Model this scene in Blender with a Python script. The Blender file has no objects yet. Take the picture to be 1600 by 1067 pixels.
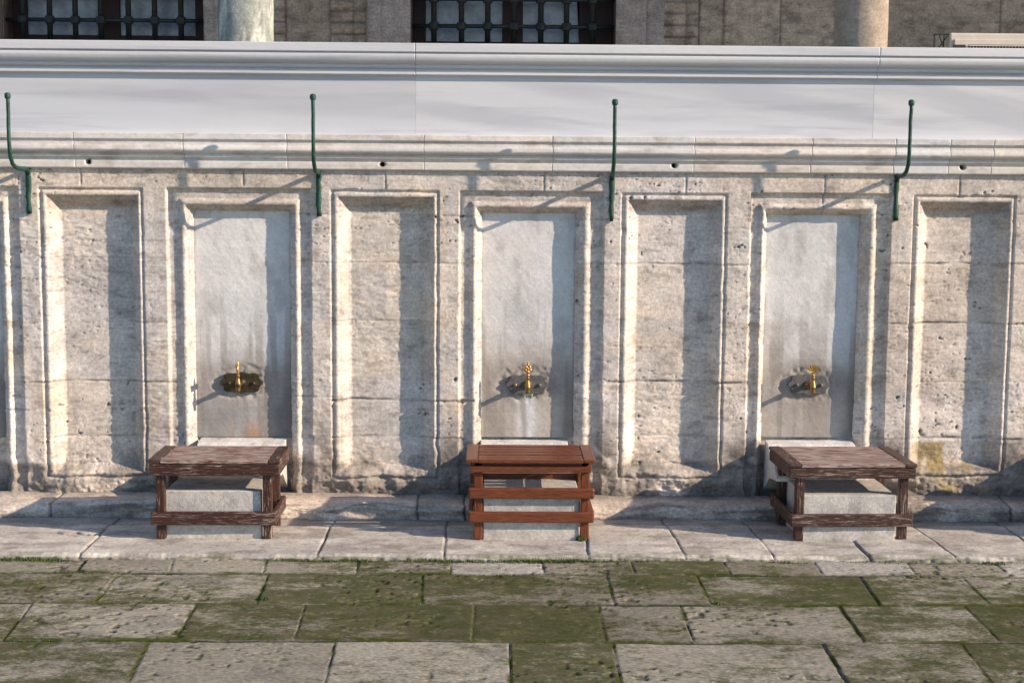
import bpy, bmesh, math, random
import numpy as np
from mathutils import Vector, Matrix
random.seed(7)
C = bpy.context.scene.collection
SC = bpy.context.scene

# ------------------------------------------------------------------ camera
W_, H_ = 1600.0, 1067.0
F = 2200.0
CAM = Vector((0.0, -7.5, 1.74))
PITCH = math.atan(243 / F); YAW = 0.0143; ROLL = 0.0075
fwd = Vector((math.sin(YAW) * math.cos(PITCH), math.cos(YAW) * math.cos(PITCH), -math.sin(PITCH)))
right0 = Vector((math.cos(YAW), -math.sin(YAW), 0))
up0 = right0.cross(fwd)
right = right0 * math.cos(ROLL) + up0 * math.sin(ROLL)
up = up0 * math.cos(ROLL) - right0 * math.sin(ROLL)
cam = bpy.data.cameras.new('camera'); co = bpy.data.objects.new('camera', cam); C.objects.link(co)
M = Matrix((right, up, -fwd)).transposed().to_4x4(); M.translation = CAM
co.matrix_world = M
cam.sensor_width = 36; cam.lens = 36 * F / W_; cam.clip_end = 500; cam.clip_start = 0.05
SC.camera = co

def ray(px, py):
    return fwd + right * ((px - W_ / 2) / F) - up * ((py - H_ / 2) / F)
def U(px, py, Y=0.0):           # pixel -> point on the upright plane at Y
    d = ray(px, py); t = (Y - CAM.y) / d.y
    return CAM + d * t
def G(px, py, z=0.0):           # pixel -> point on the level plane at z
    d = ray(px, py); t = (z - CAM.z) / d.z
    return CAM + d * t

# ------------------------------------------------------------------ light
SUN = Vector((2.8, -1.0, 1.28)).normalized()
w = bpy.data.worlds.new('World'); SC.world = w; w.use_nodes = True
nt = w.node_tree
sky = nt.nodes.new('ShaderNodeTexSky'); sky.sky_type = 'NISHITA'; sky.sun_disc = False; sky.ozone_density = 3.2; sky.dust_density = 0.2
sky.sun_elevation = math.asin(SUN.z); sky.sun_rotation = math.atan2(SUN.x, SUN.y)
bg = nt.nodes['Background']; bg.inputs[1].default_value = 0.135
nt.links.new(sky.outputs[0], bg.inputs[0])
sl = bpy.data.lights.new('sun', 'SUN'); sl.energy = 5.0; sl.angle = math.radians(0.6); sl.color = (1.0, 0.82, 0.635)
so = bpy.data.objects.new('sun', sl); C.objects.link(so)
so.rotation_euler = SUN.to_track_quat('Z', 'Y').to_euler()
SC.view_settings.view_transform = 'Standard'; SC.view_settings.look = 'None'
SC.view_settings.exposure = 0.62; SC.view_settings.gamma = 1

# ------------------------------------------------------------------ noise
def vnoise(x, y, s=0):
    xi = np.floor(x); yi = np.floor(y); fx = x - xi; fy = y - yi
    fx = fx * fx * (3 - 2 * fx); fy = fy * fy * (3 - 2 * fy)
    xi = xi.astype(np.int64); yi = yi.astype(np.int64)
    def h(a, b):
        n = (a * 374761393 + b * 668265263 + s * 1442695041) & 0xffffffff
        n = ((n ^ (n >> 13)) * 1274126177) & 0xffffffff
        n = n ^ (n >> 16)
        return (n & 0xffff) / 65535.0
    a = h(xi, yi); b = h(xi + 1, yi); c = h(xi, yi + 1); d = h(xi + 1, yi + 1)
    return a + (b - a) * fx + (c - a) * fy + (a - b - c + d) * fx * fy
def fbm(x, y, o=4, s=0, g=0.5):
    v = 0; a = 1; t = 0
    for i in range(o):
        v = v + a * vnoise(x * 2 ** i + 17.3 * i, y * 2 ** i + 9.1 * i, s + i); t += a; a *= g
    return v / t            # 0..1
def ss(a, b, x):
    t = np.clip((x - a) / (b - a), 0, 1); return t * t * (3 - 2 * t)
def mix(c, d, t):           # c,d: (...,3); t (...)
    c = np.asarray(c, float); d = np.asarray(d, float)
    return c * (1 - t[..., None]) + d * t[..., None]

# ------------------------------------------------------------------ mesh helpers
def link(name, me, mat, parent=None):
    if mat: me.materials.append(mat)
    o = bpy.data.objects.new(name, me); C.objects.link(o)
    if parent: o.parent = parent
    return o
def tag(o, label=None, cat=None, group=None, kind=None):
    if label: o['label'] = label
    if cat: o['category'] = cat
    if group: o['group'] = group
    if kind: o['kind'] = kind
    return o
def empty(name, loc, label=None, cat=None, group=None, rz=0):
    o = bpy.data.objects.new(name, None); o.empty_display_size = 0.1; o.location = loc
    o.rotation_euler = (0, 0, rz); C.objects.link(o); return tag(o, label, cat, group)
def grid_obj(name, X, Y, Z, mat, parent=None, col=None, smooth=True, flip=False, keep=None):
    n, m = X.shape
    co = np.stack([X, Y, Z], -1).reshape(-1, 3).astype(np.float32)
    i = np.arange(n * m).reshape(n, m)
    q = np.stack([i[:-1, :-1], i[:-1, 1:], i[1:, 1:], i[1:, :-1]], -1)
    if keep is not None: q = q[keep]
    q = q.reshape(-1, 4)
    if flip: q = q[:, ::-1]
    me = bpy.data.meshes.new(name)
    me.vertices.add(len(co)); me.vertices.foreach_set('co', co.ravel())
    me.loops.add(q.size); me.loops.foreach_set('vertex_index', q.ravel().astype(np.int32))
    me.polygons.add(len(q)); me.polygons.foreach_set('loop_start', np.arange(0, q.size, 4, dtype=np.int32))
    me.update(calc_edges=True)
    me.polygons.foreach_set('use_smooth', np.full(len(q), smooth))
    if col is not None:
        a = me.color_attributes.new('col', 'FLOAT_COLOR', 'POINT')
        c = np.ones((n * m, 4), np.float32); c[:, :3] = np.clip(col.reshape(-1, 3), 0, 1)
        a.data.foreach_set('color', c.ravel())
    return link(name, me, mat, parent)

class MB:
    def __init__(s): s.b = bmesh.new()
    def box(s, x0, x1, y0, y1, z0, z1, R=None, at=None):
        r = bmesh.ops.create_cube(s.b, size=1)['verts']
        for v in r:
            v.co = Vector(((x0 + x1) / 2 + v.co.x * (x1 - x0), (y0 + y1) / 2 + v.co.y * (y1 - y0), (z0 + z1) / 2 + v.co.z * (z1 - z0)))
        if R is not None:
            for v in r: v.co = at + R @ (v.co - at)
        return s
    def prism(s, pts, y0, y1):        # polygon in x,z extruded in y
        a = [s.b.verts.new((p[0], y0, p[1])) for p in pts]; b = [s.b.verts.new((p[0], y1, p[1])) for p in pts]
        s.b.faces.new(a); s.b.faces.new(b[::-1]); n = len(pts)
        for i in range(n): s.b.faces.new((a[(i + 1) % n], a[i], b[i], b[(i + 1) % n]))
        return s
    def prism_x(s, pts, x0, x1):      # polygon in y,z extruded in x
        a = [s.b.verts.new((x0, p[0], p[1])) for p in pts]; b = [s.b.verts.new((x1, p[0], p[1])) for p in pts]
        s.b.faces.new(a); s.b.faces.new(b[::-1]); n = len(pts)
        for i in range(n): s.b.faces.new((a[(i + 1) % n], a[i], b[i], b[(i + 1) % n]))
        return s
    def tube(s, pts, rad, n=10, sy=1.0):
        pts = [Vector(p) for p in pts]; k = len(pts)
        rad = rad if isinstance(rad, (list, tuple)) else [rad] * k
        rings = []; ref = None
        for i, p in enumerate(pts):
            d = (pts[min(i + 1, k - 1)] - pts[max(i - 1, 0)]).normalized()
            if ref is None: ref = Vector((1, 0, 0)) if abs(d.x) < .8 else Vector((0, 1, 0))
            a = (ref - d * ref.dot(d)).normalized(); b = d.cross(a); ref = a
            rings.append([s.b.verts.new(p + (a * math.cos(t) + b * math.sin(t) * sy) * rad[i]) for t in [2 * math.pi * j / n for j in range(n)]])
        for i in range(k - 1):
            for j in range(n):
                s.b.faces.new((rings[i][j], rings[i][(j + 1) % n], rings[i + 1][(j + 1) % n], rings[i + 1][j]))
        s.b.faces.new(rings[0][::-1]); s.b.faces.new(rings[-1]); return s
    def lathe(s, prof, c, n=20, axis='z'):
        rings = []
        for r, h in prof:
            rr = []
            for j in range(n):
                t = 2 * math.pi * j / n
                q = Vector((r * math.cos(t), r * math.sin(t), h)) if axis == 'z' else Vector((r * math.cos(t), h, r * math.sin(t)))
                rr.append(s.b.verts.new(Vector(c) + q))
            rings.append(rr)
        for i in range(len(rings) - 1):
            for j in range(n):
                s.b.faces.new((rings[i][j], rings[i][(j + 1) % n], rings[i + 1][(j + 1) % n], rings[i + 1][j]))
        s.b.faces.new(rings[0][::-1]); s.b.faces.new(rings[-1]); return s
    def build(s, name, mat, parent=None, smooth=False, bevel=0, seg=2):
        bmesh.ops.recalc_face_normals(s.b, faces=s.b.faces)
        me = bpy.data.meshes.new(name); s.b.to_mesh(me); s.b.free()
        if smooth:
            for p in me.polygons: p.use_smooth = True
        o = link(name, me, mat, parent)
        if bevel:
            m = o.modifiers.new('bevel', 'BEVEL'); m.width = bevel; m.segments = seg; m.limit_method = 'ANGLE'; m.angle_limit = math.radians(40)
        return o

# ------------------------------------------------------------------ materials
class NT:
    def __init__(s, name):
        s.m = bpy.data.materials.new(name); s.m.use_nodes = True; s.t = s.m.node_tree
        s.p = s.t.nodes['Principled BSDF']; s.co = s.t.nodes.new('ShaderNodeTexCoord').outputs['Object']
    def n(s, k, **kw):
        x = s.t.nodes.new(k)
        for a, b in kw.items(): setattr(x, a, b)
        return x
    def L(s, a, b): s.t.links.new(a, b)
    def map(s, sc, rot=(0, 0, 0), loc=(0, 0, 0)):
        m = s.n('ShaderNodeMapping'); m.inputs['Scale'].default_value = sc; m.inputs['Rotation'].default_value = rot; m.inputs['Location'].default_value = loc
        s.L(s.co, m.inputs[0]); return m.outputs[0]
    def noise(s, scale, detail=4, rough=.6, vec=None, dist=0):
        x = s.n('ShaderNodeTexNoise'); x.inputs['Scale'].default_value = scale; x.inputs['Detail'].default_value = detail
        x.inputs['Roughness'].default_value = rough; x.inputs['Distortion'].default_value = dist
        s.L(vec or s.co, x.inputs['Vector']); return x.outputs['Fac']
    def ramp(s, f, a, b, lo=0., hi=1.):
        r = s.n('ShaderNodeMapRange'); r.interpolation_type = 'SMOOTHSTEP'
        for i, v in zip((1, 2, 3, 4), (a, b, lo, hi)): r.inputs[i].default_value = v
        s.L(f, r.inputs[0]); return r.outputs[0]
    def mixc(s, f, a, b, mode='MIX'):
        x = s.n('ShaderNodeMix', data_type='RGBA', blend_type=mode)
        for i, v in ((0, f), (6, a), (7, b)):
            if isinstance(v, (int, float)): x.inputs[i].default_value = v
            elif isinstance(v, tuple): x.inputs[i].default_value = (*v, 1)
            else: s.L(v, x.inputs[i])
        return x.outputs[2]
    def math(s, op, a, b=0.):
        x = s.n('ShaderNodeMath', operation=op)
        for i, v in ((0, a), (1, b)):
            if isinstance(v, (int, float)): x.inputs[i].default_value = v
            else: s.L(v, x.inputs[i])
        return x.outputs[0]
    def bump(s, h, dist, st=1., prev=None):
        b = s.n('ShaderNodeBump'); b.inputs['Strength'].default_value = st; b.inputs['Distance'].default_value = dist
        s.L(h, b.inputs['Height'])
        if prev: s.L(prev, b.inputs['Normal'])
        return b.outputs[0]
    def fin(s, col=None, rough=.8, normal=None, metal=0, spec=.3):
        if isinstance(col, tuple): s.p.inputs['Base Color'].default_value = (*col, 1)
        elif col: s.L(col, s.p.inputs['Base Color'])
        if isinstance(rough, (int, float)): s.p.inputs['Roughness'].default_value = rough
        else: s.L(rough, s.p.inputs['Roughness'])
        s.p.inputs['Metallic'].default_value = metal; s.p.inputs['Specular IOR Level'].default_value = spec
        if normal: s.L(normal, s.p.inputs['Normal'])
        return s.m
    def attr(s, nm='col'):
        a = s.n('ShaderNodeAttribute'); a.attribute_name = nm; return a.outputs['Color']

def m_stone(name, pit=1.0, grain=.25, bed=1.0, use_attr=True, col=(.4, .36, .32), chisel=0, rel=1.0):
    t = NT(name)
    base = t.attr() if use_attr else col
    f1 = t.noise(9, 6, .65); f2 = t.noise(60, 5, .7); fb = t.noise(7, 5, .7, t.map((1.2, 1.2, 9)))
    v = t.ramp(f1, .3, .7, 1 - grain * .7, 1 + grain * .5)
    v2 = t.ramp(f2, .3, .7, 1 - grain, 1 + grain * .6)
    v3 = t.ramp(fb, .35, .7, 1.06, 1 - grain * .5 * bed)
    k = t.math('MULTIPLY', t.math('MULTIPLY', v, v2), v3)
    cr = t.n('ShaderNodeCombineColor')
    for i in range(3): t.L(k, cr.inputs[i])
    c = t.mixc(1.0, base, cr.outputs[0], 'MULTIPLY')
    # small pits, gathered along the bedding
    pn = t.noise(95, 2, .5, t.map((1, 1, 1.7))); pm = t.ramp(t.noise(6, 4, .7, t.map((1, 1, 3))), .5, .66)
    pits = t.math('MULTIPLY', t.ramp(pn, .66, .74), pm)
    pits = t.math('MULTIPLY', pits, pit)
    c = t.mixc(t.math('MULTIPLY', pits, .55), c, (.12, .095, .08))
    nb = t.bump(t.noise(55, 7, .76), .007 * rel, .42)
    nb = t.bump(t.noise(170, 3, .7), .004 * rel, .6, nb)
    if chisel:
        m1 = t.map((1, 1, 1), (0, math.radians(40), 0)); m2 = t.n('ShaderNodeMapping'); m2.inputs['Scale'].default_value = (1.0, 1, .22); t.L(m1, m2.inputs[0])
        nb = t.bump(t.noise(34, 4, .65, m2.outputs[0], .6), .004, chisel, nb)
    pi = t.math('SUBTRACT', 1.0, pits)
    nb = t.bump(pi, .006, .8, nb)
    return t.fin(c, .88, nb, spec=.10)

MSTONE = m_stone('weathered_limestone', pit=.55, rel=.8)
MSLAB = m_stone('chiselled_marble', pit=.25, grain=.11, bed=.3, chisel=.25, rel=.5)
MPLAT = m_stone('worn_platform_stone', pit=.7, grain=.22, bed=.0)
MCORN = m_stone('aged_marble_moulding', pit=.15, grain=.09, bed=.8, rel=.25)
MSTEP = m_stone('worn_step_stone', pit=.8, grain=.3)

def m_marble():
    t = NT('polished_parapet_marble')
    base = t.attr()
    vein = t.noise(3.0, 6, .6, t.map((.35, 1, 5.5), (0, math.radians(2), 0)), .4)
    c = t.mixc(t.ramp(vein, .48, .72, 0, .6), base, (.36, .375, .42))
    c = t.mixc(t.ramp(t.noise(1.6, 4, .6, t.map((.5, 1, 2.2))), .45, .75, 0, .35), c, (.62, .61, .60))
    c = t.mixc(t.ramp(t.noise(22, 6, .7), .55, .8, 0, .15), c, (.45, .43, .41))
    return t.fin(c, t.ramp(t.noise(14, 4, .6), .3, .7, .42, .6), t.bump(t.noise(120, 4, .6), .001, .35), spec=.35)
MMARB = m_marble()

def m_paving():
    t = NT('mossy_paving_stone')
    base = t.attr(); moss = t.n('ShaderNodeAttribute'); moss.attribute_name = 'moss'; ms = moss.outputs['Fac']
    f1 = t.noise(11, 8, .72, t.map((1, 1.6, 1)))
    v = t.ramp(t.noise(45, 6, .75, t.map((1, 1.5, 1))), .30, .70, .62, 1.28)
    cr = t.n('ShaderNodeCombineColor')
    for i in range(3): t.L(v, cr.inputs[i])
    c = t.mixc(1.0, base, cr.outputs[0], 'MULTIPLY')
    c = t.mixc(t.ramp(t.noise(20, 5, .7), .56, .66, 0, .5), c, (.20, .175, .15))
    thr = t.math('ADD', ms, t.math('MULTIPLY', t.math('SUBTRACT', f1, .5), 1.9))
    thr = t.math('ADD', thr, t.math('MULTIPLY', t.math('SUBTRACT', t.noise(55, 6, .8, t.map((1, 1.5, 1))), .5), 1.5))
    mc = t.mixc(t.noise(30, 5, .7), (.010, .016, .002), (.062, .078, .010))
    mc = t.mixc(t.ramp(t.noise(7, 4, .7), .42, .62), mc, (.064, .060, .022))
    mc = t.mixc(t.ramp(t.noise(13, 5, .75), .54, .70, 0, .8), mc, (.15, .14, .050))
    c = t.mixc(t.ramp(thr, .36, .95, 0, .85), c, mc)
    dk = t.ramp(t.noise(24, 3, .6, t.map((1, 1.5, 1))), .66, .72, 0, .6)
    c = t.mixc(dk, c, (.035, .035, .015))
    nb = t.bump(t.noise(30, 8, .72, t.map((1, 1.6, 1))), .006, .5)
    nb = t.bump(t.noise(220, 3, .7), .003, .6, nb)
    return t.fin(c, .95, nb, spec=.04)
MPAVE = m_paving()

def m_wood(name, flake, paint, under, gloss=.45, paint2=None, axis=0):
    t = NT(name + ('', '_across', '_upright')[axis])
    def ax(a, b): v = [b, b, b]; v[axis] = a; return tuple(v)
    gr = t.noise(8, 6, .7, t.map(ax(1.5, 24)), .8)
    fine = t.noise(40, 4, .6, t.map(ax(.6, 8)))
    oi = t.n('ShaderNodeObjectInfo')
    c = t.mixc(t.ramp(fine, .3, .7), paint, paint2 or tuple(x * 1.8 for x in paint))
    geo = t.n('ShaderNodeNewGeometry'); sp = t.n('ShaderNodeSeparateXYZ'); t.L(geo.outputs['Normal'], sp.inputs[0])
    upn = t.math('MULTIPLY', t.math('MAXIMUM', sp.outputs[2], 0.), .10)
    big = t.math('MULTIPLY', t.noise(5, 3, .6), .18)
    k = t.math('ADD', gr, big)
    fl = t.ramp(k, flake - .01, flake + .075)
    w = t.mixc(t.noise(60, 4, .7, t.map(ax(.5, 6))), under, tuple(x * .55 for x in under))
    c = t.mixc(fl, c, w)
    nb = t.bump(t.math('SUBTRACT', fine, t.math('MULTIPLY', fl, .6)), .0025, .6)
    return t.fin(c, t.ramp(fl, 0, 1, gloss, .8), nb, spec=.4)
MW_OLD = [m_wood('flaking_brown_wood', .645, (.030, .0105, .0065), (.42, .32, .26), axis=0), m_wood('flaking_brown_wood', .645, (.030, .0105, .0065), (.42, .32, .26), axis=1), m_wood('flaking_brown_wood', .645, (.030, .0105, .0065), (.42, .32, .26), axis=2)]
MW_OLDTOP = [m_wood('worn_bench_top_wood', .545, (.085, .026, .015), (.52, .42, .36), axis=0), m_wood('worn_bench_top_wood', .545, (.085, .026, .015), (.52, .42, .36), axis=1), m_wood('worn_bench_top_wood', .545, (.085, .026, .015), (.52, .42, .36), axis=2)]
MW_NEW = [m_wood('varnished_red_brown_wood', 1.3, (.080, .022, .009), (.3, .2, .15), .30, (.20, .060, .024), axis=0), m_wood('varnished_red_brown_wood', 1.3, (.080, .022, .009), (.3, .2, .15), .30, (.20, .060, .024), axis=1), m_wood('varnished_red_brown_wood', 1.3, (.080, .022, .009), (.3, .2, .15), .30, (.20, .060, .024), axis=2)]

def m_simple(name, col, rough=.6, metal=0, var=.25, sc=30, col2=None, b=.001, spec=.4):
    t = NT(name)
    c = t.mixc(t.ramp(t.noise(sc, 5, .7), .35, .7), col, col2 or tuple(min(1, x * (1 + var * 2)) for x in col))
    return t.fin(c, rough, t.bump(t.noise(sc * 3, 4, .7), b, .5), metal, spec)
MGREEN = m_simple('green_painted_iron', (.004, .032, .024), .5, 0, col2=(.012, .075, .052), sc=40, b=.006)
MIRON = m_simple('dark_window_iron', (.020, .027, .026), .5, .2, b=.003)
MBRASS = m_simple('polished_brass', (.50, .35, .12), .42, .85, col2=(.36, .22, .06), sc=60)
MBRASSL = m_simple('aged_gold_brass', (.46, .24, .09), .4, .8, col2=(.62, .40, .18), sc=90)
MBRASSD = m_simple('dull_brass', (.34, .22, .08), .45, .9, col2=(.20, .14, .07), sc=50)
MPLATE = m_simple('grey_corroded_plate', (.085, .085, .09), .6, .35, col2=(.17, .16, .15), sc=40, b=.003)
MPLATEB = m_simple('dark_brown_plate', (.035, .026, .016), .5, .5, col2=(.09, .07, .035), sc=40, b=.003)
MVERD = m_simple('verdigris_bronze', (.16, .23, .16), .6, .4, col2=(.30, .30, .20), sc=50)
MFRAME = m_simple('dark_red_window_wood', (.030, .010, .008), .6, 0, sc=20)
MAC = m_simple('cream_painted_metal', (.52, .47, .41), .5, 0, var=.08, sc=8)
MDARK = m_simple('dark_louvre', (.02, .018, .016), .7)
MCURT = m_simple('dark_curtain', (.012, .014, .02), .9)
def m_pane():
    t = NT('frosted_window_pane')
    c = t.mixc(t.ramp(t.noise(5, 5, .7), .3, .7), (.20, .22, .25), (.42, .45, .49))
    return t.fin(c, .25, t.bump(t.noise(18, 3, .6), .002, .3), spec=.5)
MPANE = m_pane()
MGRASS = m_simple('grass_blades', (.045, .085, .012), .7, 0, col2=(.10, .15, .03), sc=12)
MGRND = m_simple('courtyard_ground', (.12, .11, .08), .9, 0, sc=4)
MROOF = m_simple('roof_plaster', (.35, .31, .27), .9, 0, sc=6)

exec_order = []
# ================================================================== STONE WALL
fw = empty('fountain_wall', (0, 0, 0), 'long weathered stone ablution wall of framed panels carrying three taps', 'wall')
XL, XR = U(-260, 500).x, U(1870, 500).x
def X_(px, py=500, Y=0): return U(px, py, Y).x
def Z_(py, px=768, Y=0): return U(px, py, Y).z
ZTOP = Z_(268) + .004
st = .0052
nx = int((XR - XL) / st); nz = int((ZTOP + .04) / st)
gx, gz = np.meshgrid(np.linspace(XL, XR, nx), np.linspace(-.04, ZTOP, nz))
# kind, left, right, top y, bottom y, insets (left,right,top) in px
BAYS = [('F', -190, 34, 290, 1100, 38, 35, 34), ('P', 65, 227, 293, 748, 30, 22, 30), ('F', 263, 487, 294, 1100, 38, 35, 35),
        ('P', 517, 686, 297, 750, 30, 24, 28), ('F', 717, 942, 299, 1100, 35, 43, 34), ('P', 968, 1133, 302, 750, 28, 24, 28),
        ('F', 1169, 1387, 302, 1100, 28, 44, 34), ('P', 1420, 1580, 305, 747, 28, 24, 28), ('F', 1624, 1850, 307, 1100, 35, 43, 34)]
wx = (fbm(gx * 14, gz * 14, 4, 5) - .5); wz = (fbm(gx * 14, gz * 14, 4, 15) - .5)
low = ss(.55, .1, gz); low2 = ss(.32, .12, gz)
amp = .001 + .020 * low + .007 * ss(.60, .76, fbm(gx * 2.6, gz * 3.2, 4, 90)) + .016 * ss(.64, .74, fbm(gx * 9, gz * 11, 3, 91))
ux = gx + wx * amp + (fbm(gx * 60, gz * 60, 2, 33) - .5) * .0014
uz = gz + wz * amp
h = np.zeros_like(gx); stain = np.zeros_like(gx); tt = np.full_like(gx, -1.0)
PF_t = [0, .06, .48, .52, .58, .66, .74, .80, .84, .90, .93, 1.0, 1.02, 1.06]
PF_h = [0, .023, .025, .019, .008, .005, .008, .022, .028, .031, .045, .047, .085, .085]
PP_t = [0, .05, .12, .20, .30, .40, .44, .50, .60, .75, .88, .95, 1.0]
PP_h = [0, .013, .014, .002, .000, .003, .015, .017, .027, .046, .060, .064, .068]
slabs = []
for k, l, r, t, b, il, ir, it in BAYS:
    x0, x1 = X_(l), X_(r); pc = (l + r) / 2
    z1 = U(pc, t).z; s = 7.5 / F
    z0 = U(pc, b).z if b < 1000 else -9
    T = np.minimum(np.minimum((ux - x0) / (il * s), (x1 - ux) / (ir * s)), (z1 - uz) / (it * s))
    if k == 'P':
        T = np.minimum(T, (uz - z0) / (26 * s))
    inside = T > 0
    tcl = np.clip(T, 0, 1.2)
    if k == 'F':
        hh = np.interp(tcl, PF_t, PF_h)
        slabs.append((x0 + il * s, x1 - ir * s, U(pc, 686).z, z1 - it * s))
    else:
        hh = np.interp(tcl, PP_t, PP_h)
        # brown run-off stain under the top chamfer
        stain += inside * ss(.0, .25, T) * ss(1.35, .85, (z1 - gz) / (it * s)) * (.45 + .9 * fbm(gx * 9, gz * 5, 3, 8)) * (T > .4)
    h = np.where(inside, hh, h); tt = np.where(inside, T, tt)
# erosion of the low courses and general relief
h += (fbm(gx * 5, gz * 7, 4, 2) - .5) * .007 + (fbm(gx * 34, gz * 46, 3, 3) - .5) * .0026
h += low2 * (fbm(gx * 10, gz * 12, 5, 61) - .36) * .075 * (tt < .95) + low * (fbm(gx * 22, gz * 26, 3, 62) - .5) * .012
rough = ss(.5, .68, fbm(gx * 2.2, gz * 3.4, 4, 44))
h += rough * (fbm(gx * 30, gz * 75, 3, 45) - .4) * .007
# pits
pm = ss(.45, .62, fbm(gx * 3.1, gz * 6, 4, 71))
pit = ss(.80, .90, .5 * vnoise(gx * 95, gz * 150, 72) + .5 * vnoise(gx * 50, gz * 110, 76) + .09) * pm
pit = pit * .6; h += pit * .007
bigpit = ss(.83, .88, .6 * vnoise(gx * 26, gz * 40, 73) + .4 * vnoise(gx * 70, gz * 90, 77)) * (fbm(gx * 2, gz * 2, 2, 74) > .5)
h += bigpit * .010
# joints (px x0, x1, y, strength)
dirt = np.zeros_like(gx)
JN = [(40, 285, 597, .8), (150, 262, 503, .5), (40, 262, 683, .6), (60, 290, 376, .4), (60, 290, 403, .5), (490, 720, 411, .6), (517, 720, 503, .6),
      (517, 742, 627, 1.3), (517, 720, 684, .8), (925, 1172, 598, 1.3), (965, 1135, 684, .6), (930, 1172, 413, .7), (1384, 1440, 413, .7),
      (1425, 1640, 413, .8), (1425, 1640, 506, 1.), (1384, 1425, 506, .8), (1384, 1580, 599, .5), (1420, 1640, 687, 1.4), (1384, 1420, 687, .5),
      (-260, 40, 503, .8), (-260, 40, 640, .8), (455, 520, 620, .7), (900, 965, 343, .6), (690, 750, 338, .6), (1384, 1420, 338, .5), (1130, 1196, 598, .6),
      (440, 520, 334, .5), (1580, 1880, 336, .6), (1640, 1880, 503, .6), (1640, 1880, 620, .6)]
for a, b, y, s in JN:
    zc = U((a + b) / 2, y).z + (fbm(gx * 8, gx * 0, 3, int(a * 7 + y)) - .5) * .010
    m_ = (gx > X_(a)) & (gx < X_(b)) & (tt < 1.0001 + (10 if b - a > 60 else 10))
    g = np.exp(-((gz - zc) / (.0042 * (.6 + s * .6))) ** 2) * m_ * np.clip(fbm(gx * 12, gz * 3, 2, 12) * 1.7 - .2, .1, 1)
    h += g * .010 * s; dirt = np.maximum(dirt, g * min(1, s))
for x, y0, y1 in [(126, 262, 294), (602, 262, 297), (1072, 262, 302), (1289, 262, 303), (380, 262, 294), (850, 262, 299), (1500, 262, 305), (1288, 303, 335)]:
    xc = X_(x, 280); g = np.exp(-((gx - xc) / .004) ** 2) * (gz < Z_(y0)) * (gz > Z_(y1)); h += g * .005; dirt = np.maximum(dirt, g * .5)
# colour
A = np.array((.67, .59, .52)); B = np.array((.60, .545, .50)); D_ = np.array((.66, .55, .445)); E_ = np.array((.30, .265, .24))
n1 = fbm(gx * 1.3, gz * 1.6, 4, 101); n2 = fbm(gx * 5, gz * 9, 4, 102); n3 = fbm(gx * 2.3, gz * 1.2, 4, 103)
col = mix(A, B, ss(.4, .62, n1)); col = mix(col, D_, ss(.5, .75, n2) * .6); col = mix(col, (.43, .375, .335), ss(.55, .8, n3) * .5)
# block tints: courses x bays
cz = [Z_(v) for v in (687, 627, 598, 503, 411, 336)]; ci = np.digitize(gz, sorted(cz)); bx = np.digitize(gx, [X_(v) for v in (45, 245, 500, 602, 700, 955, 1072, 1150, 1289, 1400, 1600)])
rt = np.random.RandomState(4).uniform(.88, 1.1, (8, 13)); rw = np.random.RandomState(5).uniform(-.03, .03, (8, 13))
col = col * rt[ci, bx][..., None]; col[..., 0] += rw[ci, bx] * .4; col[..., 2] -= rw[ci, bx] * .6
col = mix(col, (.24, .20, .17), ss(.60, .78, fbm(gx * 16, gz * 30, 4, 110)) * .45)
col = mix(col, (.17, .135, .11), np.clip(stain, 0, 1) * .40)
col = mix(col, (.13, .105, .085), np.clip(pit * .6 + bigpit * .8, 0, 1))
col = mix(col, (.13, .11, .09), dirt * .7)
# rising grime, strongest beside the taps' splash blocks
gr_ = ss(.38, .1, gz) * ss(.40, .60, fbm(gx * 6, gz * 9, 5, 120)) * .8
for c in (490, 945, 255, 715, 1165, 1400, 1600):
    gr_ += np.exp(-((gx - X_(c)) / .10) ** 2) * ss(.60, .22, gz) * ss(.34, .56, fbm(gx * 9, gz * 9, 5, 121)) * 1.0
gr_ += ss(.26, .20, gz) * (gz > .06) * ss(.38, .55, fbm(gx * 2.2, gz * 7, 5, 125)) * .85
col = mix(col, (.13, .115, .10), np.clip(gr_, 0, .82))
# ochre lichen run
oc = np.exp(-((gx - X_(1500)) / .22) ** 4) * ss(.372, .355, gz) * ss(.07, .13, gz) * ss(.38, .6, fbm(gx * 11, gz * 4, 5, 130))
col = mix(col, (.33, .24, .09), np.clip(oc * 1.1, 0, .85))
col = mix(col, (.55, .49, .43), ss(.24, .2, gz) * ss(.1, .16, gz) * .35)
keep = np.ones((nz - 1, nx - 1), bool)
grid_obj('stone_facing', gx, h, gz, MSTONE, fw, col, keep=keep)

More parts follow.
